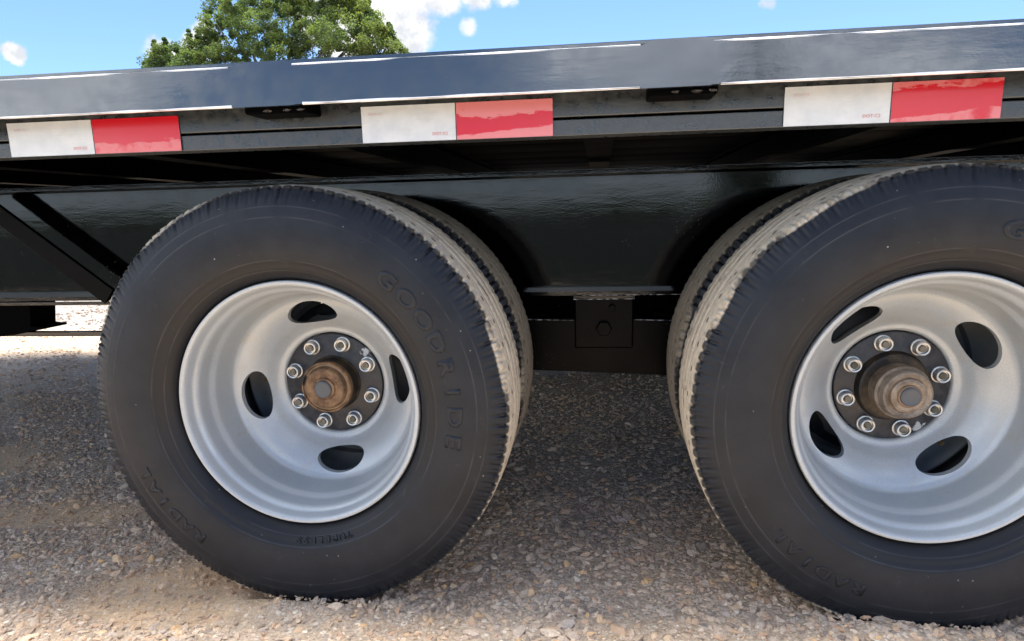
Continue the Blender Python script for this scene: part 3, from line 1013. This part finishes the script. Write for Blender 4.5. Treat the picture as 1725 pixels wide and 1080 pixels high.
def tyre_mesh():
    N = 128
    nu = N * 7
    sd_ = resample(SIDE, 30); td = resample([SIDE[-1]] + TREAD, 26)[1:]
    half = np.vstack([sd_, td])                     # from bead to crown
    prof = np.vstack([half * [-1, 1], (half[:-1])[::-1]])
    th = np.linspace(0, 2 * np.pi, nu, endpoint=False)
    y, r = prof[:, 0][None, :], prof[:, 1][None, :]
    ay = np.abs(y)
    T_ = th[:, None]
    nrm = np.gradient(prof, axis=0); nrm = np.stack([-nrm[:, 1], nrm[:, 0]], -1); nrm /= np.linalg.norm(nrm, axis=1)[:, None]
    if nrm[len(nrm) // 2, 1] < 0: nrm *= -1
    disp = np.zeros((nu, len(prof)))
    sidew = ay >= .0984
    # thin rings moulded in the sidewall
    for rc, w, h in ((.2335, .0022, .0010), (.2560, .0030, -.0018), (.2600, .0022, .0014), (.3295, .0020, .0018), (.3470, .002, .0013), (.2415, .0018, .0011)):
        disp += np.where(sidew, h * np.exp(-((r - rc) / w) ** 2), 0)
    disp += np.where(sidew, -.0012 / (1 + np.exp((r - .2575) / .0006)), 0)
    # shoulder teeth
    jit = np.repeat(rng.normal(0, 1, N), 7)[:, None]
    ph = (T_ * N / (2 * np.pi)) % 1.0
    ph2 = np.where(y > 0, (ph + .5) % 1, ph)
    tooth = np.exp(-((ph2 - .5) / .12) ** 2)
    ramp = np.clip((r - .3475) / .022, 0, 1) ** 1.3 * (ay > .086)
    disp += -tooth * ramp * (.0036 + .0009 * jit)
    disp += (rng.normal(0, .0005, disp.shape)) * ((r > .372) & (ay > .086))
    tooth2 = np.exp(-(((ph2 + .5) % 1 - .5) / .10) ** 2)
    disp += -tooth2 * np.clip((r - .3575) / .012, 0, 1) * .0012 * (ay > .09)
    tread_zone = (ay <= .0945) & (r > .36)
    # circumferential grooves
    zig = .0008 * np.sign(np.sin(T_ * N * .5))
    for yc, w, h in ((0.0, .0040, .0040), (.034, .0040, .0030)):
        yy = ay - yc + (zig if yc < .06 else 0)
        disp += -h * (1 / (1 + np.exp((np.abs(yy) - w) / .0006))) * tread_zone
    # sipe holes down the middle of the ribs
    for yc in (.060, .0175):
        pp = (T_ * 56 / (2 * np.pi) + .3 * (yc > .06)) % 1 - .5
        d = np.hypot((ay - yc) / .0042, pp * (2 * np.pi / 56) * .38 / .0050)
        disp += 0
    # edge sipes
    disp += -tooth * .0022 * ((ay > .070) & tread_zone & (r > .36))
    # caked mud
    yy, rr = prof[:, 0][None] + nrm[:, 0][None] * disp, prof[:, 1][None] + nrm[:, 1][None] * disp
    V = np.stack([rr * np.cos(T_), yy + 0 * T_, rr * np.sin(T_)], -1)
    # flat where it stands on the ground, cheeks bulge a little
    low = V[..., 2]
    flat = -(HUB + .000)
    over = np.clip(flat - low, 0, None)
    V[..., 2] = np.maximum(low, flat - .0015)
    b = np.clip((-low - .30) / .08, 0, 1) * np.clip(1 - (np.abs(V[..., 0]) / .2) ** 2, 0, 1)
    V[..., 1] += np.sign(V[..., 1]) * b * .006 * (np.abs(V[..., 1]) > .09)
    me = grid_mesh('tyre', V[::-1], True, False, 38)
    me.materials.append(M_TYRE)
    return me


TYRE = tyre_mesh()
TYRE_IN = TYRE.copy()
TYRE_IN.materials.clear(); TYRE_IN.materials.append(M_TYRE_IN)


def rim_mesh():
    front = [(.0125, .2232), (.0050, .2236), (.0012, .2225), (0, .2195), (.0010, .2165), (.0045, .2135), (.0110, .2112), (.0200, .2085), (.0250, .2040), (.0310, .2010), (.0420, .1995), (.0560, .1980),
             (.0640, .1945), (.0720, .1915), (.0900, .1895), (.1080, .1870), (.1180, .1845), (.1230, .1805),
             (.1265, .1760), (.1290, .1700), (.1325, .1630), (.1370, .1560), (.1425, .1490), (.1500, .1410), (.1580, .1330), (.1660, .1260), (.1725, .1200), (.1765, .1155), (.1782, .1112), (.1790, .1070), (.1815, .1040), (.1865, .1022), (.2060, .1015), (.2060, .052)]
    back = [(.2160, .052), (.2160, .1110), (.1960, .1150), (.1930, .1180), (.1880, .1240), (.1780, .1315), (.1670, .1395), (.1580, .1470), (.1505, .1545), (.1450, .1620), (.1400, .1720), (.1420, .1800), (.1560, .1840), (.1600, .196), (.166, .204), (.1720, .211), (.178, .2200),
            (.1775, .2236), (.1700, .2236), (.165, .213), (.155, .2045), (.1420, .2020), (.133, .196), (.126, .1885), (.1000, .1885), (.092, .194), (.080, .1975), (.064, .1975), (.058, .204), (.040, .2065), (.026, .2085), (.0180, .2160)]
    fr = resample(front[:-1], 110)
    front = [tuple(q) for q in fr] + [front[-1]]
    seg = 180
    me = lathe('wheel', front + back, seg, True, 30)
    bm = bmesh.new(); bm.from_mesh(me)
    bmesh.ops.recalc_face_normals(bm, faces=bm.faces); bm.to_mesh(me); bm.free()
    base = bpy.data.objects.new('b', me); C.objects.link(base)
    # elliptical hand holes, four
    bm = bmesh.new()
    for k in range(4):
        th = k * math.pi / 2
        rc = .1510
        n = 48
        A, B = [], []
        for i in range(n):
            a = 2 * math.pi * i / n
            tx = .0500 * math.cos(a); rz = .0225 * math.sin(a)
            ang = th + tx / (rc + rz)
            rad = rc + rz
            A.append(bm.verts.new((rad * math.cos(ang), .118, rad * math.sin(ang))))
            B.append(bm.verts.new((rad * math.cos(ang), .222, rad * math.sin(ang))))
        bm.faces.new(A); bm.faces.new(B[::-1])
        for i in range(n): bm.faces.new((A[i], B[i], B[(i + 1) % n], A[(i + 1) % n]))
    bmesh.ops.recalc_face_normals(bm, faces=bm.faces)
    cme = bpy.data.meshes.new('c'); bm.to_mesh(cme); bm.free()
    cut = bpy.data.objects.new('c', cme); C.objects.link(cut)
    md = base.modifiers.new('b', 'BOOLEAN'); md.operation = 'DIFFERENCE'; md.object = cut; md.solver = 'EXACT'
    dg = bpy.context.evaluated_depsgraph_get()
    out = bpy.data.meshes.new_from_object(base.evaluated_get(dg))
    bpy.data.objects.remove(base); bpy.data.objects.remove(cut)
    out.name = 'wheel'
    out.polygons.foreach_set('use_smooth', np.ones(len(out.polygons), bool))
    out.set_sharp_from_angle(angle=D2R(32))
    out.materials.clear(); out.materials.append(M_SILVER)
    return out


RIM = rim_mesh()
RIM_IN = RIM.copy()
RIM_IN.materials.clear(); RIM_IN.materials.append(mat('dusty_inner_rim_paint', lambda g, P: P(color=g.mix(g.noise(g.obj, 40, 5, .65), (.16, .165, .17), (.30, .29, .27)), rough=.5, metal=.2)))

NUT = lathe('lug_nut', [(.0200, .0150), (.0175, .0155), (.0160, .0148), (.0155, .0132), (.0030, .0130), (.0006, .0120), (0, .0108), (.0004, .0092), (.0040, .0086), (.0060, .0084), (.006, 0)], 36, False, 28)
NUT.materials.append(M_NUT)
STUD = lathe('stud_end', [(.0020, 0), (.0020, .0056), (.0030, .0066), (.0070, .0068)], 20, False, 40)
STUD.materials.append(M_STUD)


def valve(parent, ang, r0):
    me = lathe('valve_stem', [(.0, 0), (0, .0042), (.012, .0045), (.013, .0060), (.045, .0058), (.046, 0)], 12, False)
    o = link('valve_stem', me, parent, M_BRASS)
    o.matrix_local = Matrix.Rotation(-ang, 4, 'Y') @ Matrix.Translation((r0, .185, 0)) @ Matrix.Rotation(D2R(20), 4, 'Z')
    return o


def ring_text(parent, s, r_mid, size, a0, step, raise_, rot_fix, wide=1.35):
    """letters standing outward on the sidewall, reading clockwise seen from outside"""
    for i, ch in enumerate(s):
        if ch == ' ': continue
        tm = text_mesh('lettering', ch, size, bold=size * .035)
        bm = bmesh.new(); bm.from_mesh(tm)
        bmesh.ops.subdivide_edges(bm, edges=[e for e in bm.edges if e.calc_length() > size * .2], cuts=2)
        # give the letter thickness
        geo = bmesh.ops.extrude_face_region(bm, geom=list(bm.faces))
        top = {v for v in geo['geom'] if isinstance(v, bmesh.types.BMVert)}
        ac = a0 - i * step
        for v in bm.verts:
            rr = r_mid + (v.co.y - size * .35)
            a = ac - v.co.x * wide / r_mid
            y = .089 - float(side_y(rr)) - (raise_ if v in top else -.0015)
            v.co = (rr * math.cos(a), y, rr * math.sin(a))
        bmesh.ops.recalc_face_normals(bm, faces=bm.faces)
        me = bpy.data.meshes.new('lettering'); bm.to_mesh(me); bm.free()
        o = link('lettering', me, parent, M_LETTER)
        o.matrix_local = rot_fix


def near_wheel(ax, phase, lug, cap):
    """phase: angle of a hand hole, lug: angle of a nut (degrees, counter-clockwise seen from outside)"""
    # seen from the camera X runs right and Z up: rotation about Y by -angle
    w = link('wheel', RIM, T)
    w.location = (ax, 0, HUB)
    w.rotation_euler = (0, -D2R(phase), 0)
    inv = Matrix.Rotation(D2R(phase), 4, 'Y')
    ty = link('tyre', TYRE, w); ty.matrix_local = inv @ Matrix.Translation((0, .089, 0))
    pl = link('hub_plate', lathe('hub_plate', [(.2055, .0), (.2055, .1005), (.1835, .1008), (.1815, .1000), (.1803, .0975), (.1803, .0)], 96, False, 30), w, M_PLATES[cap])
    for k in range(8):
        a = D2R(lug + 45 * k)
        n = link('lug_nut', NUT, w)
        n.matrix_local = inv @ Matrix.Translation((.0826 * math.cos(a), .161, .0826 * math.sin(a))) @ Matrix.Rotation(random.uniform(0, 1), 4, 'Y')
        s = link('stud_end', STUD, w)
        s.matrix_local = inv @ Matrix.Translation((.0826 * math.cos(a), .161, .0826 * math.sin(a)))
    if cap == 0:
        c0 = lathe('hub_barrel', [(.189, .0), (.189, .0560), (.180, .0560), (.176, .0520), (.153, .0490), (.150, .047), (.150, 0)], 72, False, 25)
        link('hub_barrel', c0, w, M_HUBDARK)
        c = lathe('hub_cap', [(.152, .0), (.152, .0500), (.148, .0512), (.140, .0512), (.137, .0500), (.1365, .0475), (.1400, .0460), (.139, .043), (.131, .0400), (.128, .037),
                              (.1265, .028), (.1275, .0225), (.1245, .0215), (.123, .018), (.123, 0)], 72, False, 25)
        link('hub_cap', c, w, M_RUST)
        p_ = lathe('cap_plug', [(.1235, .0175), (.1185, .0165), (.117, .013), (.1175, .0)], 36, False, 25)
        link('cap_plug', p_, w, M_PLUG)
    else:
        c0 = lathe('hub_barrel', [(.189, .0), (.189, .0660), (.183, .0660), (.177, .0640), (.166, .0610), (.164, .057), (.164, 0)], 72, False, 25)
        link('hub_barrel', c0, w, M_HUBDARK)
        c = lathe('hub_cap', [(.168, .0), (.168, .0465), (.140, .0460), (.134, .0480), (.129, .0475), (.126, .0440), (.114, .0425), (.109, .0410), (.107, .0380), (.109, .0355), (.110, .0320), (.105, .0295), (.103, .0250), (.1035, .0205), (.101, .0195), (.100, .0172), (.100, 0)], 72, False, 25)
        link('hub_cap', c, w, M_GRIME)
        p_ = lathe('cap_plug', [(.1005, .0172), (.0965, .0164), (.095, .0140), (.0965, .010), (.0965, .0)], 36, False, 25)
        link('cap_plug', p_, w, M_PLUG)
    valve(w, D2R(172) if cap == 0 else D2R(277), .150)
    if cap == 0:
        ring_text(w, 'GOODRIDE', .2925, .037, D2R(50), D2R(8.6), .0010, inv)
        ring_text(w, 'RADIAL', .3130, .028, D2R(231), D2R(5.6), .0012, inv)
        ring_text(w, 'TUBELESS', .2475, .014, D2R(290), D2R(3.2), .0006, inv)
    else:
        ring_text(w, 'GOODRIDE', .2925, .037, D2R(77), D2R(8.6), .0010, inv)
        ring_text(w, 'RADIAL', .3130, .028, D2R(250), D2R(5.8), .0012, inv)
    # inner wheel, dished the other way
    v = link('wheel', RIM_IN, T)
    v.matrix_local = Matrix.Translation((ax, .4325, HUB)) @ Matrix.Rotation(math.pi, 4, 'Z') @ Matrix.Rotation(D2R(phase), 4, 'Y')
    t2 = link('tyre', TYRE_IN, v)
    t2.matrix_local = Matrix.Rotation(-D2R(phase), 4, 'Y') @ Matrix.Translation((0, .089, 0))


near_wheel(AX[0], 7, 27.6, 0)
near_wheel(AX[1], 35, 15.4, 1)
for ax in AX:                                                   # far side, almost wholly hidden
    for yo, rz in ((YF, math.pi), (YF - .4325, 0)):
        w = link('wheel', RIM_IN, T)
        w.matrix_local = Matrix.Translation((ax, yo, HUB)) @ Matrix.Rotation(rz, 4, 'Z')
        t = link('tyre', TYRE_IN, w); t.matrix_local = Matrix.Translation((0, .089, 0))


# ------------------------------------------------------------------ trees
def leaves(name, centres, radii, per, leaf, parent, tone0, tone_w, flat=.8):
    n = len(centres) * per
    ci = np.repeat(np.arange(len(centres)), per)
    d = rng.normal(0, 1, (n, 3)); d /= np.linalg.norm(d, axis=1)[:, None]
    rad = radii[ci] * rng.random(n) ** .45
    p = centres[ci] + d * rad[:, None] * [1, 1, flat]
    a = rng.normal(0, 1, (n, 3)); a[:, 2] *= .7; a /= np.linalg.norm(a, axis=1)[:, None]
    b = np.cross(a, rng.normal(0, 1, (n, 3))); b /= np.linalg.norm(b, axis=1)[:, None]
    s = leaf * rng.uniform(.6, 1.25, n)[:, None]
    V = np.stack([p - a * s * .6, p + b * s * .36, p + a * s * .6, p - b * s * .36], 1)
    F = np.arange(n * 4).reshape(n, 4)
    me = bpy.data.meshes.new(name); fill(me, V.reshape(-1, 3), F)
    tone = np.clip(tone0[ci] + rng.normal(0, tone_w, n), 0, 1)
    at_ = me.attributes.new('tone', 'FLOAT', 'FACE'); at_.data.foreach_set('value', tone.astype(np.float32))
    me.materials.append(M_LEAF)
    return link(name, me, parent)


def limb_mesh(name, paths, parent):
    bm = bmesh.new()
    for pts, r0, r1 in paths:
        n = len(pts); ring = []
        for i, p in enumerate(pts):
            p = Vector(p); q = Vector(pts[min(i + 1, n - 1)]) - Vector(pts[max(i - 1, 0)])
            q.normalize(); u = q.orthogonal().normalized(); v = q.cross(u)
            r = r0 + (r1 - r0) * i / (n - 1)
            ring.append([bm.verts.new(p + u * r * math.cos(a) + v * r * math.sin(a)) for a in [k * math.pi / 4 for k in range(8)]])
        for i in range(n - 1):
            for k in range(8): bm.faces.new((ring[i][k], ring[i][(k + 1) % 8], ring[i + 1][(k + 1) % 8], ring[i + 1][k]))
        bm.faces.new(ring[-1])
    return link(name, bm_mesh(name, bm, 60), parent, M_BARK)


def big_tree():
    DY = 30.0
    root = bpy.data.objects.new('cottonwood_tree', None); C.objects.link(root)
    tag(root, 'tall leafy green tree rising behind the trailer deck under the white cloud', 'tree')
    base = at(480, 400, DY); base[2] = 0
    k = (DY - CAM[1]) / FPX
    # lobes: picture x, y, radius in picture units, depth offset (m)
    lobes = [(300, 120, 46, 0), (272, 118, 30, .8), (335, 100, 42, -.6), (410, 60, 66, .4), (385, 25, 36, 1.2), (445, 10, 60, -.5), (490, 60, 70, -1.6), (530, 20, 58, .3), (560, 75, 66, -1.2),
             (598, 48, 50, .4), (632, 80, 38, -.6), (662, 102, 26, .4), (688, 118, 20, -.4), (470, -40, 70, .5), (545, -30, 55, -.2), (590, 12, 30, .6),
             (400, 150, 80, 0), (520, 160, 95, -.8), (620, 150, 70, .5), (330, 165, 60, .4), (480, 210, 90, .3), (580, 215, 70, -.3), (400, 220, 60, 0)]
    cs, rs, tn = [], [], []
    for (x, y, r, dy) in lobes:
        c = at(x, y, DY + dy); R = r * k
        nsub = int(18 + 12 * R ** 2)
        for _ in range(nsub):
            d = rng.normal(0, 1, 3); d /= np.linalg.norm(d)
            q = c + d * R * (rng.random() ** .35) * np.array([1, 1.25, .95])
            cs.append(q); rs.append(rng.uniform(.15, .42))
            tn.append(np.clip(.30 + .42 * (x - 330) / 350 + .18 * d[2] + rng.normal(0, .14), .05, .95))  # sunlight put into the leaf tone: lighter rightwards and on top
    # upright shoots breaking the outline
    for (x, y, h) in ((262, 70, 46), (278, 66, 40), (318, 52, 60), (333, 55, 50), (352, 20, 60), (300, 85, 40), (655, 40, 34), (640, 36, 40), (615, -2, 40), (690, 90, 26), (246, 105, 20), (705, 100, 16)):
        for t in np.linspace(0, 1, 9):
            cs.append(at(x + 6 * t + rng.normal(0, 2), y + h * t, DY + rng.normal(0, .3))); rs.append(.10 + .24 * t); tn.append(.3)
    cs = np.array(cs); rs = np.array(rs); tn = np.array(tn)
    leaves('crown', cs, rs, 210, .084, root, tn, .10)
    paths = []
    b0 = Vector(base)
    mid = Vector((base[0] + .1, base[1], 3.4))
    paths.append(([b0, b0 + Vector((.05, 0, 1.6)), mid], .42, .30))
    for i in rng.choice(len(cs), 46, replace=False):
        tgt = Vector(cs[i])
        m1 = mid.lerp(tgt, .5) + Vector((rng.normal(0, .3), rng.normal(0, .3), .5))
        paths.append(([mid, mid.lerp(m1, .5), m1, m1.lerp(tgt, .6), tgt], .09, .012))
    limb_mesh('trunk', paths, root)
    # root sits at the trunk base
    root.location = base
    for ch in root.children:
        ch.location = (-base[0], -base[1], -base[2])


big_tree()


def far_woods():
    """low woods round the yard: from the photograph's place seen only in the paint"""
    cs, rs, tn = [], [], []
    for i in range(1300):
        x = rng.uniform(-170, 170); y = (-140 if i % 2 else 170) + rng.normal(0, 4)
        h = 1.6 + .9 * math.sin(x * .11) + .6 * math.sin(x * .33 + 1) + rng.normal(0, .5)
        for _ in range(3):
            cs.append((x + rng.normal(0, 1), y + rng.normal(0, 1), rng.uniform(.5, max(1.5, h)))); rs.append(rng.uniform(1.0, 1.9)); tn.append(rng.uniform(.1, .6))
    o = leaves('distant_woods', np.array(cs), np.array(rs), 34, .75, None, np.array(tn), .1)
    tag(o, 'low line of green woods far off around the gravel yard', 'woods', kind='stuff')
    # slim dark tree out of view, added for its dark reflection in the rail
    root = bpy.data.objects.new('reflection_spruce', None); C.objects.link(root)
    tag(root, 'slim dark spruce added out of view for its reflection in the rail', 'tree')
    p0 = at(1280, 95, -.076); d = p0 - CAM; d[1] *= -1; d /= np.hypot(d[0], d[1])
    b = np.array([p0[0], p0[1], 0]) + np.array([d[0], d[1], 0]) * 30
    H = .905 + 30 * d[2] + .55
    cs, rs, tn = [], [], []
    for i in range(170):
        t = rng.random() ** .8
        R = (1 - t) * 1.5 + .25; a = rng.uniform(0, 6.28)
        q = R * rng.random() ** .5
        cs.append((b[0] + q * math.cos(a), b[1] + q * math.sin(a), .6 + t * (H - .6))); rs.append(.35); tn.append(.05)
    leaves('crown', np.array(cs), np.array(rs), 60, .2, root, np.array(tn), .05)
    limb_mesh('trunk', [([(b[0], b[1], 0), (b[0], b[1], H * .5), (b[0], b[1], H)], .16, .02)], root)
    root.location = b
    for ch in root.children: ch.location = -b


far_woods()
